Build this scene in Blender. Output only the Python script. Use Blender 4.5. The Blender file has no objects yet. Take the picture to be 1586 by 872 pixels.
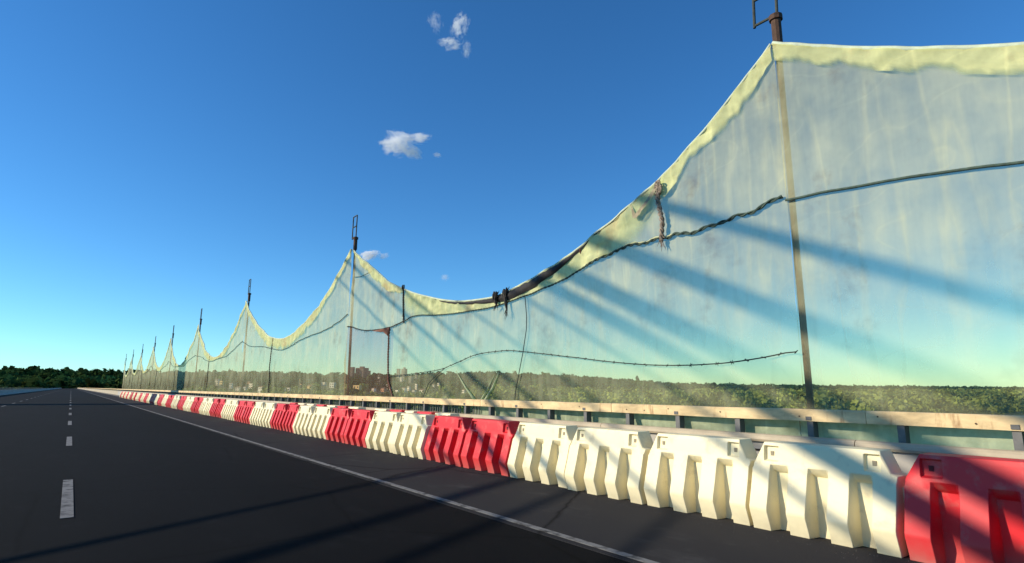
import bpy, bmesh, math, random
import numpy as np
from mathutils import Vector, Matrix, noise

random.seed(7)
rng = np.random.default_rng(11)
PI = math.pi
R = math.radians
scene = bpy.context.scene
col = scene.collection

# ------------------------------------------------------------------ camera
cam_data = bpy.data.cameras.new('camera')
cam_data.sensor_width = 36.0
cam_data.lens = 900.0 / 1586.0 * 36.0
cam_data.clip_start = 0.05
cam_data.clip_end = 40000
cam = bpy.data.objects.new('camera', cam_data)
cam.location = (0, 0, 1.27)
PITCH, YAW = R(10.327), R(36.745)
cam.rotation_euler = (PI / 2 + PITCH, 0, -YAW)
col.objects.link(cam)
scene.camera = cam

# ------------------------------------------------------------------ sky and sun
SUN_AZ, SUN_EL = R(-62), R(24)           # azimuth from the road axis (+Y) towards +X
sun_vec = Vector((math.sin(SUN_AZ) * math.cos(SUN_EL), math.cos(SUN_AZ) * math.cos(SUN_EL), math.sin(SUN_EL)))
world = bpy.data.worlds.new('World')
scene.world = world
world.use_nodes = True
wn = world.node_tree
wn.nodes.clear()
w_out = wn.nodes.new('ShaderNodeOutputWorld')
w_bg = wn.nodes.new('ShaderNodeBackground')
w_sky = wn.nodes.new('ShaderNodeTexSky')
w_sky.sky_type = 'NISHITA'
w_sky.sun_disc = False
w_sky.sun_elevation = SUN_EL
w_sky.sun_rotation = SUN_AZ
w_sky.altitude = 120
w_sky.air_density = 0.85
w_sky.dust_density = 0.08
w_sky.ozone_density = 1.6
w_hsv = wn.nodes.new('ShaderNodeHueSaturation')
w_hsv.inputs['Saturation'].default_value = 1.22
wn.links.new(w_sky.outputs[0], w_hsv.inputs['Color'])
w_tint = wn.nodes.new('ShaderNodeMix')       # the deep, slightly cyan blue of this sky
w_tint.data_type = 'RGBA'
w_tint.blend_type = 'MULTIPLY'
w_tint.inputs[0].default_value = 1.0
w_tint.inputs[7].default_value = (0.49, 0.83, 1.02, 1.0)
wn.links.new(w_hsv.outputs[0], w_tint.inputs[6])
wn.links.new(w_tint.outputs[2], w_bg.inputs[0])
w_bg.inputs[1].default_value = 0.138
wn.links.new(w_bg.outputs[0], w_out.inputs[0])

sun = bpy.data.lights.new('sun', 'SUN')
sun.energy = 4.4
sun.angle = R(0.4)
sun.color = (1.0, 0.87, 0.66)
sun_ob = bpy.data.objects.new('sun', sun)
sun_ob.rotation_euler = sun_vec.to_track_quat('Z', 'Y').to_euler()
sun_ob.location = sun_vec * 60
col.objects.link(sun_ob)

vs = scene.view_settings
vs.view_transform = 'Standard'
vs.look = 'None'
vs.gamma = 1.0
vs.exposure = 0.35
vs.use_curve_mapping = False
scene.cycles.use_denoising = True
scene.cycles.max_bounces = 8
scene.cycles.transparent_max_bounces = 24
scene.cycles.volume_bounces = 10
scene.cycles.sample_clamp_indirect = 4.0

# ------------------------------------------------------------------ helpers
def tag(o, label=None, cat=None, group=None, kind=None):
    if label: o['label'] = label
    if cat: o['category'] = cat
    if group: o['group'] = group
    if kind: o['kind'] = kind
    return o

def empty(name, loc=(0, 0, 0)):
    o = bpy.data.objects.new(name, None)
    o.empty_display_size = 0.2
    o.location = loc
    col.objects.link(o)
    return o

def link_mesh(name, me, parent=None, loc=(0, 0, 0)):
    o = bpy.data.objects.new(name, me)
    col.objects.link(o)
    o.location = loc
    if parent: o.parent = parent
    return o

def copy_tree(o, parent=None):
    c = o.copy()
    col.objects.link(c)
    c.parent = parent
    for ch in list(o.children):
        copy_tree(ch, c)
    return c

class MB:
    """collects boxes, tubes and sheets into one mesh"""
    def __init__(self):
        self.v, self.f = [], []
    def add(self, vs_, fs_):
        n = len(self.v)
        self.v += [tuple(p) for p in vs_]
        self.f += [tuple(i + n for i in f) for f in fs_]
        return self
    def box(self, x0, x1, y0, y1, z0, z1):
        return self.add([(x0, y0, z0), (x1, y0, z0), (x1, y1, z0), (x0, y1, z0),
                         (x0, y0, z1), (x1, y0, z1), (x1, y1, z1), (x0, y1, z1)],
                        [(3, 2, 1, 0), (4, 5, 6, 7), (0, 1, 5, 4), (1, 2, 6, 5), (2, 3, 7, 6), (3, 0, 4, 7)])
    def tube(self, pts, r, n=6, cap=True):
        pts = [Vector(p) for p in pts]
        rs = r if isinstance(r, (list, tuple)) else [r] * len(pts)
        vs_, fs_ = [], []
        up = None
        for i, p in enumerate(pts):
            t = (pts[min(i + 1, len(pts) - 1)] - pts[max(i - 1, 0)])
            t = t.normalized() if t.length > 1e-9 else Vector((0, 0, 1))
            if up is None:
                up = Vector((1, 0, 0)) if abs(t.x) < 0.9 else Vector((0, 0, 1))
            a = t.cross(up)
            a = a.normalized() if a.length > 1e-6 else Vector((0, 1, 0))
            b = a.cross(t).normalized()
            up = b
            for k in range(n):
                q = 2 * PI * k / n
                vs_.append(p + (a * math.cos(q) + b * math.sin(q)) * rs[i])
        for i in range(len(pts) - 1):
            for k in range(n):
                fs_.append((i * n + k, i * n + (k + 1) % n, (i + 1) * n + (k + 1) % n, (i + 1) * n + k))
        if cap:
            fs_.append(tuple(range(n - 1, -1, -1)))
            fs_.append(tuple((len(pts) - 1) * n + k for k in range(n)))
        return self.add(vs_, fs_)
    def rope(self, pts, r, turns_per_m=9.0, strands=2, n=5, step=0.02):
        """twisted strands following a path"""
        pts = resample([Vector(p) for p in pts], step)
        L = step * len(pts)
        for s in range(strands):
            path = []
            for i, p in enumerate(pts):
                t = (pts[min(i + 1, len(pts) - 1)] - pts[max(i - 1, 0)]).normalized()
                a = t.cross(Vector((1, 0, 0)))
                a = a.normalized() if a.length > 1e-5 else Vector((0, 1, 0))
                b = a.cross(t)
                q = 2 * PI * (i * step * turns_per_m + s / strands)
                path.append(p + (a * math.cos(q) + b * math.sin(q)) * r * 0.6)
            self.tube(path, r * 0.62, n)
        return self
    def mesh(self, name, mat=None, smooth=False):
        me = bpy.data.meshes.new(name)
        me.from_pydata(self.v, [], self.f)
        me.update()
        if mat: me.materials.append(mat)
        if smooth:
            me.shade_smooth()
        return me
    def build(self, name, mat, parent=None, smooth=False, loc=(0, 0, 0)):
        return link_mesh(name, self.mesh(name, mat, smooth), parent, loc)

def resample(pts, step):
    out = [pts[0]]
    for a, b in zip(pts[:-1], pts[1:]):
        n = max(1, int((b - a).length / step))
        for i in range(1, n + 1):
            out.append(a.lerp(b, i / n))
    return out

def interp(tab):
    """smooth curve through a table of (s, value), sorted by s"""
    tab = sorted(tab)
    xs = np.array([t[0] for t in tab]); ys = np.array([t[1] for t in tab])
    m = np.gradient(ys, xs)
    def f(s):
        s = min(max(s, xs[0]), xs[-1])
        i = int(min(max(np.searchsorted(xs, s) - 1, 0), len(xs) - 2))
        h = xs[i + 1] - xs[i]; t = (s - xs[i]) / h
        return float((2*t**3 - 3*t**2 + 1) * ys[i] + (t**3 - 2*t**2 + t) * h * m[i]
                     + (-2*t**3 + 3*t**2) * ys[i+1] + (t**3 - t**2) * h * m[i+1])
    return f

# ------------------------------------------------------------------ materials
def new_mat(name):
    m = bpy.data.materials.new(name)
    m.use_nodes = True
    nt = m.node_tree
    nt.nodes.clear()
    out = nt.nodes.new('ShaderNodeOutputMaterial')
    return m, nt, out

def noise_node(nt, scale, detail=5, coord='Object', rough=0.6, stretch=None):
    tc = nt.nodes.new('ShaderNodeTexCoord')
    mp = nt.nodes.new('ShaderNodeMapping')
    if stretch: mp.inputs['Scale'].default_value = stretch
    nt.links.new(tc.outputs[coord], mp.inputs['Vector'])
    nz = nt.nodes.new('ShaderNodeTexNoise')
    nz.inputs['Scale'].default_value = scale
    nz.inputs['Detail'].default_value = detail
    nz.inputs['Roughness'].default_value = rough
    nt.links.new(mp.outputs[0], nz.inputs['Vector'])
    return nz

def ramp(nt, src, stops):
    r = nt.nodes.new('ShaderNodeValToRGB')
    e = r.color_ramp.elements
    while len(e) < len(stops): e.new(0.5)
    for el, (p, c) in zip(e, stops):
        el.position = p
        el.color = tuple(c) + (1,) if len(c) == 3 else c
    nt.links.new(src, r.inputs[0])
    return r

def mix_col(nt, fac, a, b, mode='MIX'):
    m = nt.nodes.new('ShaderNodeMix')
    m.data_type = 'RGBA'
    m.blend_type = mode
    for sock, v in ((m.inputs[0], fac), (m.inputs[6], a), (m.inputs[7], b)):
        if hasattr(v, 'links'): nt.links.new(v, sock)
        elif isinstance(v, (int, float)): sock.default_value = v
        else: sock.default_value = tuple(v) + (1,)
    return m.outputs[2]

def simple(name, base, rough=0.6, var=0.25, scale=6, metallic=0.0, bump=0.0, bscale=60, dark=None, coord='Object', stretch=None, lo=0.3, hi=0.7, streaks=None):
    m, nt, out = new_mat(name)
    b = nt.nodes.new('ShaderNodeBsdfPrincipled')
    nz = noise_node(nt, scale, coord=coord, stretch=stretch)
    d = dark or tuple(c * (1 - var) for c in base)
    l = tuple(min(1, c * (1 + var * 0.5)) for c in base)
    rp = ramp(nt, nz.outputs['Fac'], [(lo, d), (hi, l)])
    colr = rp.outputs[0]
    if streaks:
        st = noise_node(nt, 5.0, 5, stretch=(1, 1.4, 0.25), rough=0.7)
        colr = mix_col(nt, ramp(nt, st.outputs['Fac'], [(0.58, (0, 0, 0)), (0.70, (0.75, 0.75, 0.75))]).outputs[0], colr, streaks)
    nt.links.new(colr, b.inputs['Base Color'])
    b.inputs['Roughness'].default_value = rough
    b.inputs['Metallic'].default_value = metallic
    if bump:
        bz = noise_node(nt, bscale, 3, coord=coord)
        bp = nt.nodes.new('ShaderNodeBump')
        bp.inputs['Strength'].default_value = bump
        bp.inputs['Distance'].default_value = 0.01
        nt.links.new(bz.outputs['Fac'], bp.inputs['Height'])
        nt.links.new(bp.outputs[0], b.inputs['Normal'])
    nt.links.new(b.outputs[0], out.inputs[0])
    return m

def asphalt(name, base, dust):
    m, nt, out = new_mat(name)
    b = nt.nodes.new('ShaderNodeBsdfPrincipled')
    big = noise_node(nt, 0.35, 5, stretch=(1.0, 0.18, 1.0))
    fine = noise_node(nt, 160, 2)
    c1 = ramp(nt, big.outputs['Fac'], [(0.35, base), (0.75, dust)]).outputs[0]
    g = ramp(nt, fine.outputs['Fac'], [(0.35, (0.55, 0.55, 0.55)), (0.7, (1.4, 1.4, 1.4))]).outputs[0]
    c2 = mix_col(nt, 1.0, c1, g, 'MULTIPLY')
    vo = nt.nodes.new('ShaderNodeTexVoronoi'); vo.feature = 'DISTANCE_TO_EDGE'; vo.inputs['Scale'].default_value = 0.32
    dn = noise_node(nt, 1.6, 5)
    tcv = nt.nodes.new('ShaderNodeTexCoord')
    dv = mix_col(nt, 0.16, tcv.outputs['Object'], dn.outputs['Color'], 'ADD')
    nt.links.new(dv, vo.inputs['Vector'])
    cf = ramp(nt, vo.outputs['Distance'], [(0.0, (1, 1, 1)), (0.010, (0, 0, 0))]).outputs[0]
    c2 = mix_col(nt, cf, c2, tuple(v * 0.35 for v in base))
    gr = noise_node(nt, 2.2, 6, rough=0.7, stretch=(1, 0.5, 1))
    gf = ramp(nt, gr.outputs['Fac'], [(0.56, (0, 0, 0)), (0.72, (0.5, 0.5, 0.5))]).outputs[0]
    c2 = mix_col(nt, gf, c2, tuple(v * 1.7 for v in dust))
    nt.links.new(c2, b.inputs['Base Color'])
    b.inputs['Roughness'].default_value = 0.95
    b.inputs['Specular IOR Level'].default_value = 0.08
    bp = nt.nodes.new('ShaderNodeBump')
    bp.inputs['Strength'].default_value = 0.35
    bp.inputs['Distance'].default_value = 0.004
    nt.links.new(fine.outputs['Fac'], bp.inputs['Height'])
    nt.links.new(bp.outputs[0], b.inputs['Normal'])
    nt.links.new(b.outputs[0], out.inputs[0])
    return m

def net_mat(name, tint, fibre, cover, streak=0.35, stain=None, cscale=1.2, back=0.35, fade=False, thin_foot=False):
    """thin mesh fabric: tinted see-through gaps plus lit fibres"""
    m, nt, out = new_mat(name)
    tr = nt.nodes.new('ShaderNodeBsdfTransparent')
    df = nt.nodes.new('ShaderNodeBsdfDiffuse')
    tl = nt.nodes.new('ShaderNodeBsdfTranslucent')
    ms = nt.nodes.new('ShaderNodeMixShader'); ms.inputs[0].default_value = back
    mx = nt.nodes.new('ShaderNodeMixShader')
    vert = noise_node(nt, 2.2, 4, stretch=(1, 1.6, 0.22))
    patch = noise_node(nt, cscale, 4)
    colr = ramp(nt, patch.outputs['Fac'], [(0.32, tuple(c * 0.8 for c in fibre)), (0.65, fibre)]).outputs[0]
    if stain:
        sn = noise_node(nt, 0.9, 6, rough=0.7)
        f = ramp(nt, sn.outputs['Fac'], [(0.55, (0, 0, 0)), (0.70, (1, 1, 1))]).outputs[0]
        colr = mix_col(nt, f, colr, stain)
    nt.links.new(colr, df.inputs[0]); nt.links.new(colr, tl.inputs[0])
    tcol = ramp(nt, vert.outputs['Fac'], [(0.3, tuple(c * 0.93 for c in tint)), (0.7, tint)]).outputs[0]
    nt.links.new(tcol, tr.inputs[0])
    nt.links.new(df.outputs[0], ms.inputs[1]); nt.links.new(tl.outputs[0], ms.inputs[2])
    fac = nt.nodes.new('ShaderNodeMapRange')
    fac.inputs['From Min'].default_value = 0.25; fac.inputs['From Max'].default_value = 0.75
    fac.inputs['To Min'].default_value = cover * (1 - streak); fac.inputs['To Max'].default_value = min(1, cover * (1 + streak))
    add = nt.nodes.new('ShaderNodeMath'); add.operation = 'ADD'
    h1 = nt.nodes.new('ShaderNodeMath'); h1.operation = 'MULTIPLY'; h1.inputs[1].default_value = 0.5
    h2 = nt.nodes.new('ShaderNodeMath'); h2.operation = 'MULTIPLY'; h2.inputs[1].default_value = 0.5
    nt.links.new(vert.outputs['Fac'], h1.inputs[0]); nt.links.new(patch.outputs['Fac'], h2.inputs[0])
    nt.links.new(h1.outputs[0], add.inputs[0]); nt.links.new(h2.outputs[0], add.inputs[1])
    nt.links.new(add.outputs[0], fac.inputs['Value'])
    cr = noise_node(nt, 1.0, 3, stretch=(1, 2.6, 0.35), rough=0.45)   # hanging creases where the cloth is doubled
    cr2 = noise_node(nt, 1.0, 2, stretch=(1, 0.9, 1.7), rough=0.4)
    for cnode, wid, amt in ((cr, 0.05, 0.24), (cr2, 0.02, 0.10)):
        ab = nt.nodes.new('ShaderNodeMath'); ab.operation = 'SUBTRACT'; ab.inputs[1].default_value = 0.5
        nt.links.new(cnode.outputs['Fac'], ab.inputs[0])
        aa = nt.nodes.new('ShaderNodeMath'); aa.operation = 'ABSOLUTE'; nt.links.new(ab.outputs[0], aa.inputs[0])
        mr = nt.nodes.new('ShaderNodeMapRange')
        for nm, v in (('From Min', 0.0), ('From Max', wid), ('To Min', 1 + amt), ('To Max', 1.0)): mr.inputs[nm].default_value = v
        nt.links.new(aa.outputs[0], mr.inputs['Value'])
        cm = nt.nodes.new('ShaderNodeMath'); cm.operation = 'MULTIPLY'
        nt.links.new(fac.outputs[0], cm.inputs[0]); nt.links.new(mr.outputs[0], cm.inputs[1])
        fac = cm
    if stain:
        sm = nt.nodes.new('ShaderNodeMath'); sm.operation = 'MULTIPLY_ADD'; sm.inputs[1].default_value = 0.12
        nt.links.new(f, sm.inputs[0]); nt.links.new(fac.outputs[0], sm.inputs[2]); fac = sm
    if thin_foot:                              # cover falls off towards the foot of the net
        tcz = nt.nodes.new('ShaderNodeTexCoord'); sz = nt.nodes.new('ShaderNodeSeparateXYZ')
        nt.links.new(tcz.outputs['Object'], sz.inputs[0])
        zr = nt.nodes.new('ShaderNodeMapRange')
        for nm, v in (('From Min', 1.3), ('From Max', 2.9), ('To Min', 0.60), ('To Max', 1.22)): zr.inputs[nm].default_value = v
        nt.links.new(sz.outputs['Z'], zr.inputs['Value'])
        zm = nt.nodes.new('ShaderNodeMath'); zm.operation = 'MULTIPLY'
        nt.links.new(fac.outputs[0], zm.inputs[0]); nt.links.new(zr.outputs[0], zm.inputs[1])
        fac = zm
    if fade:                                   # the doubled layer thins out where it is torn away
        at = nt.nodes.new('ShaderNodeAttribute'); at.attribute_name = 'cover'
        fm = nt.nodes.new('ShaderNodeMath'); fm.operation = 'MULTIPLY'
        nt.links.new(fac.outputs[0], fm.inputs[0]); nt.links.new(at.outputs['Fac'], fm.inputs[1])
        nt.links.new(fm.outputs[0], mx.inputs[0])
        white = mix_col(nt, at.outputs['Fac'], (1, 1, 1), tint)
        nt.links.new(white, tr.inputs[0])
    else:
        nt.links.new(fac.outputs[0], mx.inputs[0])
    nt.links.new(tr.outputs[0], mx.inputs[1]); nt.links.new(ms.outputs[0], mx.inputs[2])
    nt.links.new(mx.outputs[0], out.inputs[0])
    return m

def plastic(name, base, dusty):
    """moulded barrier plastic with road dust near the foot and scuffs"""
    m, nt, out = new_mat(name)
    b = nt.nodes.new('ShaderNodeBsdfPrincipled')
    tc = nt.nodes.new('ShaderNodeTexCoord')
    sep = nt.nodes.new('ShaderNodeSeparateXYZ')
    nt.links.new(tc.outputs['Object'], sep.inputs[0])
    oi = nt.nodes.new('ShaderNodeObjectInfo')
    mp = nt.nodes.new('ShaderNodeMapping')
    nt.links.new(tc.outputs['Object'], mp.inputs['Vector'])
    sh = nt.nodes.new('ShaderNodeMath'); sh.operation = 'MULTIPLY'; sh.inputs[1].default_value = 37.0
    nt.links.new(oi.outputs['Random'], sh.inputs[0])
    nt.links.new(sh.outputs[0], mp.inputs['Location'])
    nz = nt.nodes.new('ShaderNodeTexNoise'); nz.inputs['Scale'].default_value = 5; nz.inputs['Detail'].default_value = 7; nz.inputs['Roughness'].default_value = 0.65
    nt.links.new(mp.outputs[0], nz.inputs['Vector'])
    # dust: strongest at the foot, broken up by noise
    hmap = nt.nodes.new('ShaderNodeMapRange')
    hmap.inputs['From Min'].default_value = 0.0; hmap.inputs['From Max'].default_value = 0.24
    hmap.inputs['To Min'].default_value = 0.62; hmap.inputs['To Max'].default_value = 0.0
    nt.links.new(sep.outputs['Z'], hmap.inputs['Value'])
    mul = nt.nodes.new('ShaderNodeMath'); mul.operation = 'MULTIPLY'
    nt.links.new(hmap.outputs[0], mul.inputs[0])
    nr = ramp(nt, nz.outputs['Fac'], [(0.3, (0.35, 0.35, 0.35)), (0.7, (1, 1, 1))])
    nt.links.new(nr.outputs[0], mul.inputs[1])
    scuff = ramp(nt, nz.outputs['Fac'], [(0.54, (0, 0, 0)), (0.70, (0.42, 0.42, 0.42))]).outputs[0]
    mxm = nt.nodes.new('ShaderNodeMath'); mxm.operation = 'MAXIMUM'
    nt.links.new(mul.outputs[0], mxm.inputs[0]); nt.links.new(scuff, mxm.inputs[1])
    var = mix_col(nt, oi.outputs['Random'], tuple(c * 0.93 for c in base), base)
    c = mix_col(nt, mxm.outputs[0], var, dusty)
    nt.links.new(c, b.inputs['Base Color'])
    b.inputs['Roughness'].default_value = 0.5
    b.inputs['Specular IOR Level'].default_value = 0.35
    b.inputs['Subsurface Weight'].default_value = 0.0
    bp = nt.nodes.new('ShaderNodeBump'); bp.inputs['Strength'].default_value = 0.12; bp.inputs['Distance'].default_value = 0.01
    nt.links.new(nz.outputs['Fac'], bp.inputs['Height'])
    nt.links.new(bp.outputs[0], b.inputs['Normal'])
    nt.links.new(b.outputs[0], out.inputs[0])
    return m

def foliage(name):
    m, nt, out = new_mat(name)
    at = nt.nodes.new('ShaderNodeAttribute'); at.attribute_name = 'tint'
    df = nt.nodes.new('ShaderNodeBsdfDiffuse')
    tl = nt.nodes.new('ShaderNodeBsdfTranslucent')
    ms = nt.nodes.new('ShaderNodeMixShader'); ms.inputs[0].default_value = 0.18
    nt.links.new(at.outputs['Color'], df.inputs[0]); nt.links.new(at.outputs['Color'], tl.inputs[0])
    nt.links.new(df.outputs[0], ms.inputs[1]); nt.links.new(tl.outputs[0], ms.inputs[2])
    nt.links.new(ms.outputs[0], out.inputs[0])
    return m

M = {}
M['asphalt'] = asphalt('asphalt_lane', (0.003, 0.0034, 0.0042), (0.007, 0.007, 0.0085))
M['verge'] = asphalt('asphalt_shoulder', (0.027, 0.027, 0.031), (0.042, 0.041, 0.042))
M['walk'] = simple('dusty_walkway', (0.22, 0.20, 0.17), 0.9, 0.4, 3, bump=0.3)
M['grit'] = simple('dark_grit', (0.09, 0.085, 0.08), 0.9, 0.5, 30)
M['concrete'] = simple('weathered_concrete', (0.36, 0.34, 0.30), 0.9, 0.35, 2.5, bump=0.3, bscale=40)
M['paint'] = simple('worn_road_paint', (0.13, 0.13, 0.13), 0.9, 0.5, 7, bump=0.1, dark=(0.012, 0.012, 0.014), lo=0.34, hi=0.52)
M['beam'] = simple('sunbleached_beam', (0.70, 0.53, 0.29), 0.75, 0.42, 3.0, bump=0.3, bscale=30, stretch=(1, 0.8, 2), streaks=(0.30, 0.16, 0.07))
M['rust'] = simple('rust', (0.085, 0.045, 0.028), 0.85, 0.5, 14, bump=0.4)
M['railmetal'] = simple('pale_rail_paint', (0.44, 0.37, 0.26), 0.6, 0.2, 5, bump=0.1)
M['plate'] = simple('grey_steel_plate', (0.40, 0.38, 0.34), 0.7, 0.22, 2.2, bump=0.12)
M['postmetal'] = simple('dark_post_paint', (0.13, 0.13, 0.13), 0.6, 0.3, 9)
M['blackgap'] = simple('dark_slot', (0.012, 0.011, 0.010), 0.9, 0.2, 5)
M['baluster'] = simple('grey_baluster_paint', (0.16, 0.16, 0.15), 0.6, 0.3, 9)
M['white'] = plastic('cream_plastic', (0.87, 0.78, 0.51), (0.34, 0.29, 0.20))
M['red'] = plastic('red_plastic', (0.68, 0.020, 0.030), (0.36, 0.22, 0.18))
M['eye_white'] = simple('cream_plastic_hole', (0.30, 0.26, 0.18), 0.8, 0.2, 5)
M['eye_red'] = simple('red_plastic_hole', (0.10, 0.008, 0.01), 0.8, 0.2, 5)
M['net'] = net_mat('green_net', (0.95, 0.85, 0.64), (0.74, 0.74, 0.47), 0.38, streak=0.5, stain=(0.33, 0.27, 0.17), thin_foot=True)
M['net_tan'] = net_mat('tan_net', (0.96, 0.78, 0.62), (0.66, 0.50, 0.36), 0.24, stain=(0.28, 0.20, 0.12), thin_foot=True)
M['net_hem'] = net_mat('doubled_hem_net', (0.70, 0.85, 0.55), (0.80, 0.80, 0.48), 0.80, 0.18, stain=(0.52, 0.42, 0.22), cscale=2.5)
M['net_hem_fade'] = net_mat('doubled_hem_net_torn', (0.70, 0.85, 0.55), (0.82, 0.83, 0.45), 0.80, 0.18, stain=(0.58, 0.48, 0.26), cscale=2.5, fade=True)
M['net_crumple'] = net_mat('crumpled_net', (0.75, 0.90, 0.70), (0.62, 0.68, 0.46), 0.62, 0.4, cscale=5)
M['net_edge'] = simple('pale_mint_hem', (0.50, 0.58, 0.44), 0.8, 0.2, 8)
M['roll_shade'] = simple('painted_roll_shade', (0.028, 0.026, 0.028), 0.85, 0.5, 7, bump=0.4, bscale=25)  # near-black colour stands for shade under the rolled net
M['rope_dark'] = simple('dark_rope', (0.045, 0.04, 0.035), 0.95, 0.5, 30)
M['rope_red'] = simple('red_brown_rope', (0.22, 0.10, 0.07), 0.95, 0.4, 30)
M['rope_pale'] = simple('grey_frayed_rope', (0.30, 0.24, 0.19), 0.95, 0.6, 22)
M['rope_green'] = simple('green_seam_cord', (0.06, 0.095, 0.075), 0.9, 0.4, 20)
M['wire'] = simple('old_wire', (0.05, 0.06, 0.05), 0.7, 0.4, 20, metallic=0.3)
M['steel'] = simple('grey_pylon_paint', (0.45, 0.46, 0.46), 0.6, 0.15, 1)
M['foliage'] = foliage('foliage')
M['trunk'] = simple('bark', (0.09, 0.07, 0.05), 0.95, 0.4, 8)
M['soil'] = simple('grassy_ground', (0.07, 0.085, 0.035), 1.0, 0.5, 0.012, coord='Object')
def water_mat():
    m, nt, out = new_mat('river_water')
    b = nt.nodes.new('ShaderNodeBsdfPrincipled')
    b.inputs['Base Color'].default_value = (0.02, 0.035, 0.035, 1)
    b.inputs['Roughness'].default_value = 0.12
    nz = noise_node(nt, 0.35, 4)
    bp = nt.nodes.new('ShaderNodeBump'); bp.inputs['Strength'].default_value = 0.5; bp.inputs['Distance'].default_value = 0.4
    nt.links.new(nz.outputs['Fac'], bp.inputs['Height']); nt.links.new(bp.outputs[0], b.inputs['Normal'])
    nt.links.new(b.outputs[0], out.inputs[0])
    return m
M['water'] = water_mat()

# ------------------------------------------------------------------ terrain and water
E_AZ = np.radians([-180, -40, -10, 0, 10, 20, 26, 31, 34.7, 40, 45, 52, 60, 78, 100, 180])
E_EL = np.radians([0.5, 0.6, 0.75, 0.75, 0.75, 0.72, 0.72, 0.85, 0.98, 0.80, 0.52, 0.05, -0.05, -0.08, -0.1, 0.2])
RIDGE_Y, BANK_Y = 1750.0, 250.0
def bank_y(x): return BANK_Y - np.clip((np.asarray(x, float) - 250.0) * 0.55, 0, 165)
def terrain_z(x, y):
    x = np.asarray(x, float); y = np.asarray(y, float)
    by = bank_y(x)
    az = np.arctan2(x, np.maximum(y, 1.0))
    r = RIDGE_Y / np.maximum(np.cos(az), 0.18)
    hr = 1.27 + r * np.tan(np.interp(az, E_AZ, E_EL))
    t = np.clip((y - 480.0) / (RIDGE_Y - 480.0), 0, 1)
    s = t * t * (3 - 2 * t)
    z = -17 + (hr + 17) * s
    z = z + np.sin(x * 0.011 + y * 0.006) * 2.0 * s + np.sin(x * 0.031 - y * 0.017 + 1) * 1.2 * s
    z = np.where(y < by, -17 - np.clip((by - y) / 30, 0, 1) * 8, z)
    return z
def make_terrain():
    xs = np.arange(-4000, 9001, 50.0); ys = np.concatenate([np.arange(34, 290, 12.0), np.arange(290, 2400, 40.0), np.arange(2400, 6001, 300.0)])
    X, Y = np.meshgrid(xs, ys)
    wob = np.sin(X * 0.004) * 14 + np.sin(X * 0.013 + 2) * 6
    Z = terrain_z(X, Y + wob * (Y < 300) * (X < 250))
    n, mcol = X.shape
    v = np.stack([X, Y, Z], -1).reshape(-1, 3)
    idx = np.arange(n * mcol).reshape(n, mcol)
    f = np.stack([idx[:-1, :-1], idx[:-1, 1:], idx[1:, 1:], idx[1:, :-1]], -1).reshape(-1, 4)
    me = bpy.data.meshes.new('hills')
    me.from_pydata(v.tolist(), [], f.tolist()); me.shade_smooth()
    me.materials.append(M['soil'])
    tag(link_mesh('hills', me), kind='structure')
make_terrain()
wmb = MB(); wmb.add([(-20000, -20000, -20), (20000, -20000, -20), (20000, 20000, -20), (-20000, 20000, -20)], [(0, 1, 2, 3)])
tag(wmb.build('river', M['water']), kind='structure')

# ------------------------------------------------------------------ deck and road
YS, YE = -60.0, 1080.0
mb = MB(); mb.box(-27.2, 7.3, YS, YE, -1.6, -0.06)
tag(mb.build('bridge_deck', M['concrete']), kind='structure')
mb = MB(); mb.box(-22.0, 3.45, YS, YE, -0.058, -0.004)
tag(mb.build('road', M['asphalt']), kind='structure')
mb = MB(); mb.box(3.45, 5.62, YS, YE, -0.058, 0.0)
tag(mb.build('road_shoulder', M['verge']), kind='structure')
mb = MB(); mb.box(5.62, 6.42, YS, YE, -0.058, 0.0); mb.box(6.50, 7.3, YS, YE, -0.058, 0.10)
tag(mb.build('walkway', M['walk']), kind='structure')
mb = MB(); mb.box(3.515, 3.59, YS, YE, 0.003, 0.007)
tag(mb.build('edge_line', M['paint']), kind='structure')
mb = MB()
for k in range(-4, 60):
    y = k * 9.0 - 1.5
    mb.box(0.05, 0.16, y, y + 3.0, -0.001, 0.003)
    mb.box(-3.65, -3.54, y, y + 3.0, -0.001, 0.003)
tag(mb.build('lane_line', M['paint']), kind='structure')

mb = MB()
for _ in range(1500):
    x = 5.16 - abs(random.gauss(0, 0.16)); y = random.uniform(1.0, 40.0); r = random.uniform(0.002, 0.006)
    a = random.uniform(0, 6.28)
    mb.add([(x + r * math.cos(a), y + r * math.sin(a), 0.0), (x + r * math.cos(a + 2.1), y + r * math.sin(a + 2.1), 0.0), (x + r * math.cos(a + 4.2), y + r * math.sin(a + 4.2), 0.0), (x, y, r * 0.9)],
           [(0, 1, 3), (1, 2, 3), (2, 0, 3)])
tag(mb.build('road_grit', M['grit']), 'loose grit swept against the foot of the barriers', 'grit', kind='stuff')

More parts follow.
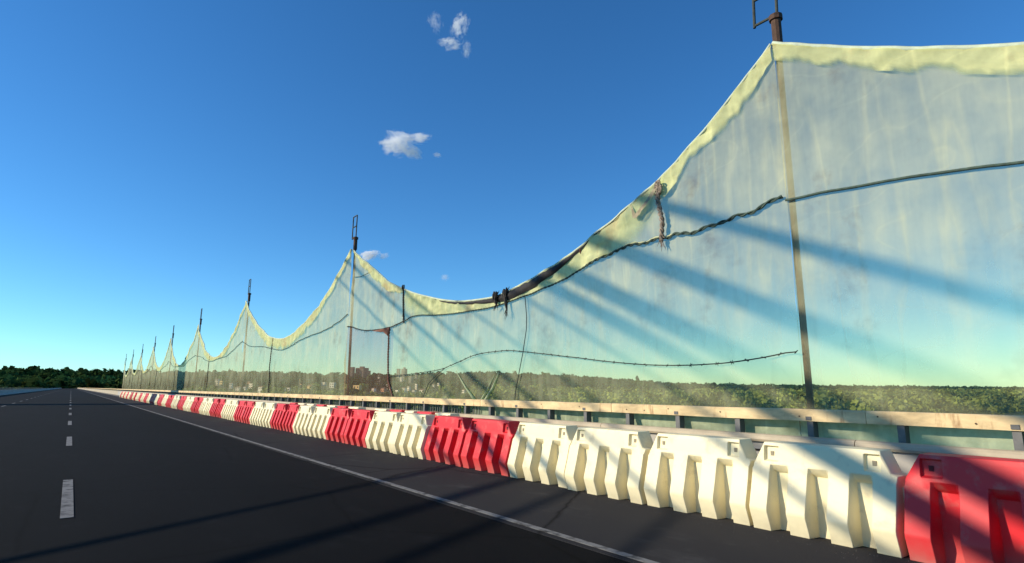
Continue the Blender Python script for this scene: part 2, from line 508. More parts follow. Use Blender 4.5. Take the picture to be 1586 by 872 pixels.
# ------------------------------------------------------------------ plastic barriers
BL, BH = 1.215, 0.768
def barrier_mesh():
    """moulded barrier: four front ribs, knee near the foot, chamfered top corners with lifting pockets"""
    hl = BL / 2
    # columns: (y, kind)  kind r = rib front, c = channel
    ribw, chw, dr = 0.166, 0.132, 0.022
    cols = []
    y = -hl
    for k in range(4):
        cols += [(y, 'r'), (y + ribw, 'r')]
        if k < 3:
            cols += [(y + ribw + dr, 'c'), (y + ribw + dr + chw, 'c')]
        y += ribw + chw + 2 * dr
    scale = (2 * hl) / (cols[-1][0] - cols[0][0])
    cols = [((c[0] + hl) * scale - hl, c[1]) for c in cols]
    # extra columns for corner chamfer and pockets
    extra = [-hl + 0.045, -hl + 0.11, -hl + 0.12, -hl + 0.225, -hl + 0.235, hl - 0.255, hl - 0.245, hl - 0.12, hl - 0.11]
    def kind_at(yy):
        for a, b in zip(cols[:-1], cols[1:]):
            if a[0] <= yy <= b[0]:
                if a[1] == b[1]: return a[1]
                return a[1]
        return 'r'
    allc = sorted(cols + [(e, kind_at(e)) for e in extra])
    ys = [c[0] for c in allc]
    zs = [0.0, 0.035, 0.17, 0.20, 0.36, 0.50, 0.53, 0.575, 0.60, 0.612, 0.728, 0.738, BH]
    rib = interp([(0, 0.195), (0.035, 0.200), (0.17, 0.246), (0.20, 0.246), (0.36, 0.195), (0.53, 0.148), (0.60, 0.130), (0.738, 0.110), (BH, 0.10)])
    def depth(yi, kind, z):
        d = rib(z)
        if kind == 'c' and z < 0.56:
            back = 0.062 + (0.53 - z) * 0.015
            d = min(d, back) if z < 0.52 else min(d, 0.105)
        # pockets in the upper corners
        for a, b in ((-hl + 0.115, -hl + 0.23), (hl - 0.25, hl - 0.115)):
            if a <= yi <= b and 0.606 < z < 0.735:
                d -= 0.035
        return max(d, 0.02)
    def ztop(yi):
        e = hl - abs(yi)
        if e < 0.045: return 0.58
        if e < 0.109: return 0.60 + (e - 0.045) / 0.075 * 0.15
        return BH
    v, f = [], []
    nC, nR = len(ys), len(zs)
    for sgn in (-1, 1):
        for (yi, kd) in allc:
            zt = ztop(yi)
            for z in zs:
                zz = z if zt >= BH else (z if z <= 0.53 else 0.53 + (z - 0.53) * (zt - 0.53) / (BH - 0.53))
                yy = yi
                v.append((sgn * depth(yi, kd, z), yy, zz))
    off = nC * nR
    I = lambda side, c, r: side * off + c * nR + r
    for c in range(nC - 1):
        for r in range(nR - 1):
            f.append((I(0, c, r), I(0, c, r + 1), I(0, c + 1, r + 1), I(0, c + 1, r)))
            f.append((I(1, c, r), I(1, c + 1, r), I(1, c + 1, r + 1), I(1, c, r + 1)))
        f.append((I(0, c, nR - 1), I(1, c, nR - 1), I(1, c + 1, nR - 1), I(0, c + 1, nR - 1)))
        f.append((I(0, c, 0), I(0, c + 1, 0), I(1, c + 1, 0), I(1, c, 0)))
    for r in range(nR - 1):
        f.append((I(0, 0, r), I(1, 0, r), I(1, 0, r + 1), I(0, 0, r + 1)))
        f.append((I(0, nC - 1, r), I(0, nC - 1, r + 1), I(1, nC - 1, r + 1), I(1, nC - 1, r)))
    me = bpy.data.meshes.new('body')
    me.from_pydata(v, [], f); me.update()
    bm = bmesh.new(); bm.from_mesh(me)
    bmesh.ops.remove_doubles(bm, verts=bm.verts, dist=0.0005)
    bmesh.ops.recalc_face_normals(bm, faces=bm.faces)
    edges = [e for e in bm.edges if len(e.link_faces) == 2 and e.calc_face_angle(0) > R(22)]
    bmesh.ops.bevel(bm, geom=edges, offset=0.004, segments=1, affect='EDGES', profile=0.6, clamp_overlap=True)
    bm.to_mesh(me); bm.free()
    me.shade_smooth()
    me.set_sharp_from_angle(angle=R(24))
    return me
body_src = barrier_mesh()
def tab_mesh():
    mb = MB()
    mb.box(-0.045, 0.045, -0.045, 0.012, 0.10, 0.50)
    return mb.mesh('connector')
def hole_mesh():
    mb = MB()
    mb.box(-0.091, 0.091, -0.016, 0.016, -0.02, 0.02)
    return mb.mesh('lifting_eye')
BM = {}
for cname in ('white', 'red'):
    b = body_src.copy(); b.materials.append(M[cname])
    t = tab_mesh(); t.materials.append(M[cname])
    h = hole_mesh(); h.materials.append(M['eye_' + cname])
    BM[cname] = (b, t, h)
BARRIERS = []
def barrier(x, yc, cname, label, group, rot=0.0, length=BL):
    e = empty('traffic_barrier', (x, yc, 0.0))
    e.scale.y = length / BL
    e.rotation_euler.z = rot
    b, t, h = BM[cname]
    link_mesh('body', b, e)
    link_mesh('connector', t, e, (0, -BL / 2, 0))
    link_mesh('lifting_eye', h, e, (0, BL / 2 - 0.175, 0.668))
    link_mesh('lifting_eye', h, e, (0, -BL / 2 + 0.165, 0.665))
    return tag(e, label, 'barrier', group)

ORD = ['first', 'second', 'third', 'fourth', 'fifth', 'sixth', 'seventh', 'eighth', 'ninth', 'tenth', 'eleventh', 'twelfth']
def front_colour(i):
    if i <= -2: return 'red'
    if i <= 2: return 'white'
    return 'red' if ((i - 3) // 2) % 2 == 0 else 'white'
runs = {'red': 0, 'white': 0}; prev = None; pos = 0
for i in range(-3, 70):
    cname = front_colour(i)
    if cname != prev:
        runs[cname] += 1; pos = 0
    pos += 1; prev = cname
    far_end = 4.479 + 1.268 * i
    cl = 'cream white' if cname == 'white' else 'red'
    if i <= 34:
        label = '%s barrier, %s from the right in the front row\'s %s %s group' % (cl, ORD[pos - 1], ORD[runs[cname] - 1], cl.split()[-1])
    else:
        label = 'small far-off %s barrier in the front row near the vanishing point' % cl
    barrier(5.375 + random.uniform(-0.03, 0.03), far_end - BL / 2, cname, label,
            'front row of plastic barriers', random.uniform(-0.03, 0.03))
# second row behind, from its right end
rear = [(9.88, 'white', .73), (10.62, 'red', .77), (11.41, 'white', .54), (11.97, 'red', .77), (12.78, 'white', .78), (14.45, 'white', .80), (15.3, 'red', .78), (16.1, 'white', .8),
        (17.0, 'red', .78), (17.9, 'white', .8), (18.8, 'white', .8), (19.7, 'red', .78)]
cnt = {'red': 0, 'white': 0}
for y0, cname, ln in rear:
    cl = 'cream white' if cname == 'white' else 'red'
    lab = 'short %s barrier in the rear row, %s %s one from the right' % (cl, ORD[cnt[cname]], cl.split()[-1])
    cnt[cname] += 1
    barrier(6.04, y0 + ln / 2, cname, lab, 'rear row of plastic barriers', random.uniform(-0.02, 0.02), ln - 0.03)

# ------------------------------------------------------------------ guardrail and parapet
def guardrail():
    g = empty('guardrail', (6.40, 0, 0))
    tag(g, 'pale grey steel guardrail with half-round top rail behind the barriers', 'guardrail')
    seg = 1.77
    prof = [(-0.045, 0.665), (-0.055, 0.690), (-0.050, 0.720), (-0.030, 0.742), (0.0, 0.750), (0.045, 0.745), (0.06, 0.72), (0.06, 0.665)]
    n = len(prof)
    v = [(x, 0.004, z) for x, z in prof] + [(x, seg * 2 - 0.004, z) for x, z in prof]
    f = [(k, (k + 1) % n, n + (k + 1) % n, n + k) for k in range(n)] + [tuple(range(n - 1, -1, -1)), tuple(range(n, 2 * n))]
    rail = MB().add(v, f).mesh('rail', M['railmetal'])
    pm = MB(); pm.box(0.0, 0.03, 0.006, seg - 0.006, 0.02, 0.662); pm = pm.mesh('steel_plate', M['plate'])
    sm = MB(); sm.box(-0.006, 0.004, 0, 0.26, 0, 0.022); sm = sm.mesh('slot', M['blackgap'])
    y = -8.0 + 0.15
    k = 0
    while y < 118:
        if k % 2 == 0: link_mesh('rail', rail, g, (0, y, 0))
        link_mesh('steel_plate', pm, g, (0, y, 0))
        if y < 40: link_mesh('slot', sm, g, (0, y + 1.02, 0.555))
        y += seg; k += 1
    far = MB(); far.box(0.0, 0.03, y, 900, 0.02, 0.662); far.box(-0.05, 0.06, y, 900, 0.668, 0.745)
    far.build('rail', M['railmetal'], g)
guardrail()

POST0, POSTD = 5.957, 0.886
def parapet():
    g = empty('bridge_railing', (6.60, 0, 0))
    tag(g, 'tan top beam on dark posts, bridge railing in front of the net', 'railing')
    # beams, butt joined, each spanning four posts, slightly uneven
    L = POSTD * 4
    y = POST0 - POSTD * 16 + 0.3
    k = 0
    while y < 120:
        mb = MB(); n = 8
        vs_, fs_ = [], []
        ch = 0.012
        prof = [(-0.07, 0.905), (-0.07, 1.02), (-0.07 + ch, 1.032), (0.07 - ch, 1.032), (0.07, 1.02), (0.07, 0.905)]
        m = len(prof)
        for j in range(n + 1):
            t = j / n
            dz = math.sin(t * PI) * random.uniform(-0.006, 0.002)
            dx = random.uniform(-0.003, 0.003)
            for (px, pz) in prof:
                vs_.append((px + dx, 0.003 + (L - 0.006) * t, pz + dz))
        for j in range(n):
            for q in range(m):
                fs_.append((j * m + q, j * m + (q + 1) % m, (j + 1) * m + (q + 1) % m, (j + 1) * m + q))
        fs_ += [tuple(range(m - 1, -1, -1)), tuple(n * m + q for q in range(m))]
        mb.add(vs_, fs_)
        mb.build('beam', M['beam'], g, loc=(0, y, 0))
        y += L; k += 1
    far = MB(); far.box(-0.07, 0.07, y, 900, 0.905, 1.032)
    far.build('beam', M['beam'], g)
    # posts
    pm = MB(); pm.box(-0.05, 0.055, -0.033, 0.033, 0.10, 0.903); pm = pm.mesh('post', M['postmetal'])
    k = -12
    while POST0 + POSTD * k < 118:
        link_mesh('post', pm, g, (0, POST0 + POSTD * k, 0)); k += 1
    # balusters, only where they still stand behind the beam
    bm_ = MB(); bm_.box(-0.009, 0.009, -0.009, 0.009, 0.10, 0.90); bm_ = bm_.mesh('baluster', M['baluster'])
    y = 10.05; c = 0
    while y < 34 and c < 290:
        near = abs(((y - POST0 + POSTD / 2) % POSTD) - POSTD / 2)
        if near > 0.06 and not (10.38 < y < 10.9 and random.random() < 0.3):
            link_mesh('baluster', bm_, g, (0.075 + random.uniform(-0.004, 0.004), y, 0)); c += 1
        y += 0.105
    bk = MB(); bk.box(-0.078, -0.0705, -0.03, 0.03, 0.915, 0.955); bk = bk.mesh('bracket', M['postmetal'])
    k = -6
    while POST0 + POSTD * k < 40:
        if k % 2: link_mesh('bracket', bk, g, (0, POST0 + POSTD * k, 0))
        k += 1
    # nails and rust spots on the beam
    nm = MB(); nm.tube([(-0.004, 0, 0), (0.006, 0, 0)], 0.008, 8); nm = nm.mesh('bolt', M['rust'])
    for yy, zz in [(5.2, 0.985), (5.62, 0.95), (5.95, 0.955), (6.95, 0.97), (7.9, 0.985), (9.6, 0.96), (4.4, 0.97), (3.4, 0.955), (11.5, 0.965), (2.6, 0.98), (1.8, 0.95)]:
        link_mesh('bolt', nm, g, (-0.072, yy, zz))
    return g
parapet()

# opposite side of the bridge and the median
g = empty('bridge_railing', (-26.0, 0, 0))
tag(g, 'low pale railing along the far opposite edge of the bridge', 'railing')
MB().box(-0.07, 0.07, 0, 1000, 0.92, 1.04).build('beam', M['beam'], g)
MB().box(-0.05, 0.05, 0, 1000, 0.45, 0.53).build('rail', M['railmetal'], g)
pm = MB(); pm.box(-0.045, 0.045, -0.04, 0.04, -0.06, 0.918); pm = pm.mesh('post', M['postmetal'])
for k in range(100): link_mesh('post', pm, g, (0, 250 + k * 3.5, 0))
mm = MB()
prof = [(-0.30, 0.0), (-0.30, 0.08), (-0.15, 0.30), (-0.10, 0.85), (0.10, 0.85), (0.15, 0.30), (0.30, 0.08), (0.30, 0.0)]
n = len(prof)
mm.add([(x, 60, z) for x, z in prof] + [(x, 1000, z) for x, z in prof],
       [(k, (k + 1) % n, n + (k + 1) % n, n + k) for k in range(n)] + [tuple(range(n - 1, -1, -1)), tuple(range(n, 2 * n))])
md = mm.build('median_barrier', M['concrete'], loc=(-9.2, 0, 0))
tag(md, 'long low concrete median wall far down the road', 'barrier')

# ------------------------------------------------------------------ pylon and stay cables (out of frame to the left; their shadows cross the net)
NETX = 6.85
PYX = -10.5
def stays():
    p = empty('bridge_pylon', (PYX, 62.0, 0))
    tag(p, 'grey bridge pylon with parallel stay cables beside the median, left of the frame', 'pylon')
    top = 46.0
    MB().box(-1.1, 1.1, -1.6, 1.6, -0.06, top).build('tower', M['steel'], p)
    MB().box(-1.4, 1.4, -1.9, 1.9, top + 0.002, top + 1.2).build('tower_head', M['steel'], p)
    # shadow offset from stay plane to the net along the sun
    t = (NETX - PYX) / (-sun_vec.x)
    dy = -sun_vec.y * t; dz = -sun_vec.z * t
    for z10, r in [(6.3, .10), (5.34, .14), (4.54, .15), (4.11, .12), (3.6, .04), (2.6, .035), (1.79, .05), (1.2, .07), (0.35, .045)]:
        slope = 0.505
        # shadow line on the net: z = z10 + slope*(s-10); the stay itself lies dy behind and dz above it
        y_at = lambda z: (z + dz - z10) / slope + 10 - dy
        zt = slope * (62 + dy - 10) + z10 - dz
        yb = (-0.06 + dz - z10) / slope + 10 - dy
        MB().tube([(0, 0, zt), (0, yb - 62, -0.06)], r, 8).build('stay_cable', M['steel'], p)
stays()

# ------------------------------------------------------------------ net bays
TOP = interp([(17.9, 5.68), (17.2, 5.33), (16.0, 4.764), (14.77, 4.136), (14.15, 3.906), (12.75, 3.503), (11.5, 3.24), (10.41, 3.125), (9.46, 3.144),
              (8.61, 3.287), (7.85, 3.463), (7.165, 3.68), (6.39, 3.964), (5.695, 4.239), (5.16, 4.506), (4.4, 5.0), (3.5, 5.66)])
SEAM = interp([(17.86, 3.16), (17.56, 3.14), (16.78, 2.98), (15.37, 2.887), (14.74, 2.891), (13.96, 2.98), (13.42, 3.05), (12.08, 2.967), (10.93, 2.911),
               (9.92, 2.903), (9.24, 2.946), (8.23, 3.059), (7.51, 3.183), (7.02, 3.311), (6.41, 3.424), (6.0, 3.471), (5.61, 3.455), (5.22, 3.445), (4.4, 3.46), (3.52, 3.6)])
def wrinkle(s, z, seed=0.0):
    a = noise.noise(Vector((s * 0.9, z * 0.28, seed))) * 0.075
    b = noise.noise(Vector((s * 3.4 + z * 0.9, z * 0.7, seed + 5))) * 0.034
    c = noise.noise(Vector((s * 2.0 - z * 2.2, z * 1.4 + s, seed + 9))) * 0.020
    return a + b + c
def sheet(name, mat, s0, s1, zlo, zhi, parent, x=NETX, ns=90, nz=24, seed=0.0, amp=1.0, extra=None, cover=None):
    mb = MB(); vs_, fs_ = [], []; cv = []
    for i in range(ns + 1):
        s = s0 + (s1 - s0) * i / ns
        a, b = zlo(s), zhi(s)
        for j in range(nz + 1):
            z = a + (b - a) * j / nz
            xx = x + wrinkle(s, z, seed) * amp
            if extra: xx += extra(s, z)
            vs_.append((xx, s, z))
            if cover: cv.append(max(0.0, min(1.0, cover(s, z))))
    for i in range(ns):
        for j in range(nz):
            k = i * (nz + 1) + j
            fs_.append((k, k + 1, k + nz + 2, k + nz + 1))
    o = mb.add(vs_, fs_).build(name, mat, parent, smooth=True)
    if cover:
        o.data.attributes.new('cover', 'FLOAT', 'POINT').data.foreach_set('value', cv)
    return o
def hang(z0): return lambda s: z0
def on_net(s, z, dx=0.0): return (NETX - 0.035 + dx + wrinkle(s, z), s, z)
def fringe(mb, at, n, length, r=0.006, spread=0.6):
    for _ in range(n):
        d = Vector((random.uniform(-.3, .1), random.uniform(-spread, spread), -1)).normalized()
        l = length * random.uniform(0.5, 1.2)
        p0 = Vector(at) + Vector((0, random.uniform(-.03, .03), random.uniform(-.03, .03)))
        mb.tube([p0, p0 + d * l * .5, p0 + d * l + Vector((0, random.uniform(-.03, .03), 0))], [r, r * .8, r * .3], 4)
def crumple(s, z):
    k = max(0.0, min(1.0, (1.05 - z) / 0.6))
    return (noise.noise(Vector((s * 2.2, z * 6, 3))) * 0.05 + noise.noise(Vector((s * 6, z * 11, 8))) * 0.03) * k
def lump_tube(mb, at, r, n=7, seed=0):
    """knotted bundle: a few loops round a point"""
    rr = random.Random(seed)
    for k in range(n):
        c = Vector(at) + Vector((rr.uniform(-.5, .2), rr.uniform(-1, 1), rr.uniform(-1, 1))) * r
        ax = rr.uniform(0, PI)
        pts = [c + Vector((math.cos(q) * r * .5, math.cos(q) * r * math.sin(ax), math.sin(q) * r)) for q in np.linspace(0, 2 * PI * .9, 9)]
        mb.tube(pts, r * rr.uniform(.16, .28), 5)

def hem_relief(s, z):
    return -abs(noise.noise(Vector((s * 3.1 + z * 1.5, z * 4.5 - s * 1.2, 2)))) * 0.05 - 0.018 * noise.noise(Vector((s * 8, z * 10, 6))) - 0.008
def ragged(lo_f, hi_f, seed=0.0):
    def c(s, z):
        t = (z - lo_f(s)) / max(0.03, hi_f(s) - lo_f(s))
        return t * 3.2 + 1.3 * noise.noise(Vector((s * 2.4, z * 0.8, seed))) + 0.8 * noise.noise(Vector((s * 9, z * 3, seed + 4)))
    return c
def main_bay():
    g = empty('debris_net', (0, 0, 0))
    tag(g, 'patched green net sagging between posts, painted shade of its roll under the lowest edge', 'net', 'net bays hung along the bridge edge')
    lo = hang(0.12)
    # lower net, right of the rope; tan net left of it; both up to the seam
    sheet('net_panel', M['net'], 3.48, 14.62, lo, SEAM, g, ns=150, nz=36, extra=crumple)
    sheet('net_panel', M['net_tan'], 14.62, 17.86, lo, SEAM, g, ns=50, nz=30, extra=crumple)['label'] = 'tan net panel below the seam'
    # upper net between seam and top edge
    sheet('upper_panel', M['net'], 3.48, 17.88, SEAM, lambda s: TOP(s) - 0.01, g, ns=160, nz=14)
    # doubled pale yellow hem
    def hem_cover(s, z):
        t = (z - SEAM(s)) / max(0.05, TOP(s) - SEAM(s))      # 0 at the seam, 1 at the edge
        c = 1.0
        if s > 11.9: c = 1.25 - (s - 11.9) / 1.5 + t * 1.1 - 0.2
        if s < 7.0: c = 1.1 - (7.0 - s) / 1.1 + t * 0.75
        if s < 5.9: c = min(c, (s - 5.3) / 0.6 * 0.5 + t * .35)
        return c + 0.35 * noise.noise(Vector((s * 2.2, z * 2.5, 9)))
    sheet('hem_band', M['net_hem_fade'], 5.3, 13.93, lambda s: SEAM(s) + 0.012, lambda s: TOP(s) - 0.012, g, x=NETX - 0.022, ns=200, nz=16, cover=hem_cover, extra=hem_relief)['label'] = 'pale yellow doubled hem under the top edge'
    def low2(s):
        k = max(0.0, math.sin(PI * (17.85 - s) / 4.2)) if s < 17.85 else 0
        return TOP(s) - 0.06 - 0.26 * k
    sheet('hem_band', M['net_hem_fade'], 13.97, 17.88, low2, lambda s: TOP(s) - 0.012, g, x=NETX - 0.022, ns=120, nz=9, extra=hem_relief, cover=ragged(low2, TOP, 1))
    low3 = lambda s: TOP(s) - 0.30 - 0.07 * math.sin(s * 5)
    sheet('hem_band', M['net_hem_fade'], 3.5, 5.40, low3, lambda s: TOP(s) - 0.012, g, x=NETX - 0.022, ns=80, nz=10, extra=hem_relief, cover=ragged(low3, TOP, 2))
    # top edge cord, pale mint
    mb = MB(); mb.tube([(NETX - 0.02 + wrinkle(s, TOP(s)), s, TOP(s)) for s in np.linspace(3.5, 17.88, 120)], 0.022, 8)
    mb.build('edge_cord', M['net_edge'], g, smooth=True)
    # rolled net below the edge; its underside shade is put into the colour
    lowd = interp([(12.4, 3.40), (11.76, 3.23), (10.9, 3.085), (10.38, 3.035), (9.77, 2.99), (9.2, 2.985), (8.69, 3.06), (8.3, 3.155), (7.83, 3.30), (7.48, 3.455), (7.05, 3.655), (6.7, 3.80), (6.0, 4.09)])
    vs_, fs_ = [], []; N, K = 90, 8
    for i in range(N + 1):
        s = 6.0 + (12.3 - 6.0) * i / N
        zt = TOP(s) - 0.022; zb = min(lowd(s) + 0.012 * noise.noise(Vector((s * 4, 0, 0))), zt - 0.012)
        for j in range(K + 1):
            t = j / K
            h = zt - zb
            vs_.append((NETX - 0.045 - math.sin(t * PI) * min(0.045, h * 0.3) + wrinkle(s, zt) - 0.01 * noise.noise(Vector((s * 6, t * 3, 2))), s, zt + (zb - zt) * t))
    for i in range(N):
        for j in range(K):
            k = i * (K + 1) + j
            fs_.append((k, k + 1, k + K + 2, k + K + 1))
    MB().add(vs_, fs_).build('roll_underside_shade', M['roll_shade'], g, smooth=True)
    # seam cord, twisted, dark to the left, pale and wavy to the right
    mb = MB(); mb.rope([on_net(s, SEAM(s)) for s in np.linspace(17.84, 13.9, 50)], 0.016, 7)
    for s in np.arange(14.0, 17.8, 0.09): fringe(mb, on_net(s, SEAM(s)), 1, 0.08, 0.006, 1.5)
    mb.build('seam_cord', M['rope_dark'], g)
    mb = MB(); mb.rope([on_net(s, SEAM(s)) for s in np.linspace(13.9, 7.0, 80)], 0.016, 6)
    mb.build('seam_cord', M['rope_green'], g)
    mb = MB()
    def seamw(s): return SEAM(s) + (0.05 * noise.noise(Vector((s * 3.2, 7, 0))) + 0.02 * noise.noise(Vector((s * 9, 3, 0)))) * min(1, (7.0 - s) / 0.5)
    pts = [on_net(s, seamw(s)) for s in np.linspace(7.0, 3.52, 120)]
    mb.rope(pts, 0.023, 5)
    mb.build('seam_cord', M['rope_green'], g)
    vs_, fs_ = [], []
    for i, s in enumerate(np.linspace(6.9, 5.2, 90)):
        zc = seamw(s)
        for dz in (0.010, 0.028 + 0.022 * noise.noise(Vector((s * 5, 1, 0)))):
            vs_.append((NETX - 0.05 + wrinkle(s, zc), s, zc + dz))
    for i in range(89): fs_.append((2 * i, 2 * i + 1, 2 * i + 3, 2 * i + 2))
    MB().add(vs_, fs_).build('frayed_edge', M['net_hem'], g, smooth=True)
    # hanging ropes
    mb = MB(); mb.rope([on_net(13.99, 3.90), on_net(14.0, 3.47), on_net(13.92, 2.94)], 0.024, 8)
    for z in np.arange(3.0, 3.9, 0.07): fringe(mb, on_net(13.98, z), 1, 0.07, 0.007, 2.0)
    lump_tube(mb, on_net(13.99, 3.87), 0.05, 6, 1)
    mb.build('hanging_rope', M['rope_dark'], g)
    mb = MB(); mb.rope([on_net(14.80, 2.90), on_net(14.83, 2.5), on_net(14.84, 2.14), on_net(14.74, 1.44), on_net(14.55, 1.15), on_net(14.42, 0.95)], 0.024, 7)
    for z in np.arange(1.1, 2.85, 0.09): fringe(mb, on_net(14.81, z), 1, 0.06, 0.007, 2.0)
    lump_tube(mb, on_net(14.80, 2.80), 0.07, 7, 2)
    mb.build('hanging_rope', M['rope_red'], g)
    mb = MB()   # gathered reddish cloth by the knot
    mb.add([on_net(15.9, 2.875, -.02), on_net(15.4, 2.875, -.05), on_net(14.78, 2.88, -.03), on_net(14.85, 2.68, -.03), on_net(15.02, 2.79, -.07), on_net(15.25, 2.79, -.03), on_net(15.5, 2.83, -.06)], [(0, 1, 6), (1, 2, 4, 5, 6), (2, 3, 4)])
    mb.build('gathered_cloth', M['rope_red'], g)
    for (s, z, zz, sd) in ((9.62, 3.09, 2.84, 3), (9.27, 3.11, 2.68, 4)):
        mb = MB(); lump_tube(mb, (NETX - 0.09, s, z), 0.062, 9, sd)
        mb.tube([(NETX - .10, s, z), (NETX - .10, s - .03, (z + zz) / 2), (NETX - .09, s - .05, zz + .08)], [.05, .035, .012], 6)
        fringe(mb, (NETX - .10, s - .04, zz + .1), 7, 0.17, 0.008, 0.8)
        mb.tube([(NETX - .06, s, z + .06), (NETX - .05, s - .02, TOP(s) + .03), (NETX - .03, s - .05, TOP(s) + .09)], [.02, .012, .004], 5)
        mb.build('knotted_tie', M['rope_dark'], g)
    mb = MB(); mb.rope([on_net(5.34, 4.26, -.05), on_net(5.39, 4.05, -.06), on_net(5.325, 3.68, -.06), on_net(5.38, 3.40, -.05)], 0.034, 6)
    for z in np.arange(3.45, 4.2, 0.045): fringe(mb, on_net(5.35, z, -.05), 1, 0.06, 0.008, 2.0)
    fringe(mb, on_net(5.37, 3.42, -.05), 8, 0.13, 0.008, 0.7)
    lump_tube(mb, on_net(5.37, 4.24, -.05), 0.06, 8, 9)
    mb.build('hanging_rope', M['rope_pale'], g)
    # folded flap torn out of the hem
    mb = MB()
    P = [on_net(5.94, 4.12, -.03), on_net(5.87, 3.86, -.07), on_net(5.78, 3.85, -.08), on_net(5.55, 4.05, -.09), on_net(5.36, 4.24, -.06), on_net(5.44, 4.27, -.05), on_net(5.62, 4.09, -.05), on_net(5.83, 3.93, -.05)]
    mb.add(P, [(0, 1, 7), (1, 2, 7), (2, 3, 6, 7), (3, 4, 5, 6)])
    mb.build('torn_flap', simple('brown_flap', (0.30, 0.26, 0.17), 0.9, 0.4, 12), g)
    # stain tear
    mb = MB(); lump_tube(mb, on_net(7.163, 3.60, 0.0), 0.030, 5, 21); mb.build('snagged_scrap', M['rope_red'], g)
    # thin cord top left
    mb = MB(); mb.tube([on_net(17.6, 4.73), on_net(16.9, 4.63), on_net(16.05, 4.66)], 0.011, 5); mb.build('loose_cord', M['rope_green'], g)
    # crumpled lower layer seen under the beam
    sheet('crumpled_layer', M['net_crumple'], 3.5, 10.3, hang(0.12), lambda s: 0.99 + 0.10 * noise.noise(Vector((s * 1.3, 0, 0))), g, x=NETX - 0.14, ns=260, nz=26, amp=0.3,
          extra=lambda s, z: crumple(s, z) * 0.5 + 0.022 * noise.noise(Vector((s * 1.5 + z * 3, z * 9 - s * 2, 4))))
    # gathered folds
    for (a, b, w) in (((11.2, 1.62), (10.35, 0.98), .030), ((9.55, 1.60), (10.05, 0.98), .034), ((9.75, 1.52), (10.2, 0.98), .02)):
        mb = MB(); mb.tube([on_net(a[0], a[1], .02), on_net((a[0] + b[0]) / 2, (a[1] + b[1]) / 2 - .03, .01), on_net(b[0], b[1], .0)], [w * .2, w * .6, w * 1.1], 6)
        mb.build('gathered_fold', M['net_crumple'], g, smooth=True)
    return g
main_bay()

def plain_bay(s0, s1, seed, label, ns=60, lowest=None, near=False):
    rr = random.Random(seed)
    mid = (s0 + s1) / 2 + rr.uniform(-0.7, 0.7)
    zmin = rr.uniform(3.0, 3.3) if lowest is None else lowest
    def top(s):
        u = (s - mid) / ((s1 - mid) if s > mid else (mid - s0))
        return zmin + (5.68 - zmin) * abs(u) ** 1.9
    def seam(s):
        u = abs((s - mid) / ((s1 - mid) if s > mid else (mid - s0)))
        return min(top(s) - 0.05, 2.86 + 0.7 * u ** 1.6 + 0.06 * math.sin(s * 1.1 + seed))
    g = empty('debris_net', (0, 0, 0))
    tag(g, label, 'net', 'net bays hung along the bridge edge')
    sheet('net_panel', M['net'], s0, s1, hang(0.12), seam, g, ns=ns, nz=16, seed=seed, extra=crumple)
    sheet('upper_panel', M['net'], s0, s1, seam, lambda s: top(s) - .01, g, ns=ns, nz=8, seed=seed)
    def low(s):
        u = abs((s - mid) / ((s1 - mid) if s > mid else (mid - s0)))
        t = top(s)
        return max(seam(s) + .01, t - 0.25 - 0.25 * (1 - u))
    sheet('hem_band', M['net_hem_fade'], s0, s1, low, lambda s: top(s) - .012, g, x=NETX - .03, ns=ns * 2, nz=8, seed=seed, extra=hem_relief, cover=ragged(low, top, seed))
    if near: sheet('crumpled_layer', M['net_crumple'], 0.5, s1, hang(0.12), lambda s: 0.98, g, x=NETX - 0.14, ns=120, nz=20, amp=0.3, extra=lambda s, z: crumple(s, z) * 0.5)
    mb = MB(); mb.tube([(NETX - .02 + wrinkle(s, top(s), seed), s, top(s)) for s in np.linspace(s0, s1, ns)], 0.03, 6)
    mb.build('edge_cord', M['net_edge'], g, smooth=True)
    mb = MB(); mb.tube([(NETX - .035 + wrinkle(s, seam(s), seed), s, seam(s)) for s in np.linspace(s0, s1, ns)], 0.016, 5)
    mb.build('seam_cord', M['rope_green'], g, smooth=True)
    a = mid + rr.uniform(1.5, 3.0)
    mb = MB(); mb.rope([(NETX - .05 + wrinkle(a, z, seed), a + 0.03 * math.sin(z * 7), z) for z in np.linspace(top(a), 1.05, 14)], 0.022, 6, step=0.04)
    mb.build('hanging_rope', M['rope_dark'], g)
BAY = 14.38
plain_bay(3.5 - BAY, 3.49, 31, 'near end of the green net right of the nearest post', 130, 3.2, True)
bl = ['first', 'second', 'third', 'fourth', 'fifth', 'sixth', 'seventh']
for k in range(7):
    plain_bay(17.86 + BAY * k, 17.87 + BAY * (k + 1), 40 + k, '%s sagging green net bay beyond the post with the ladder-like frame' % bl[k], 60 if k < 2 else 36)

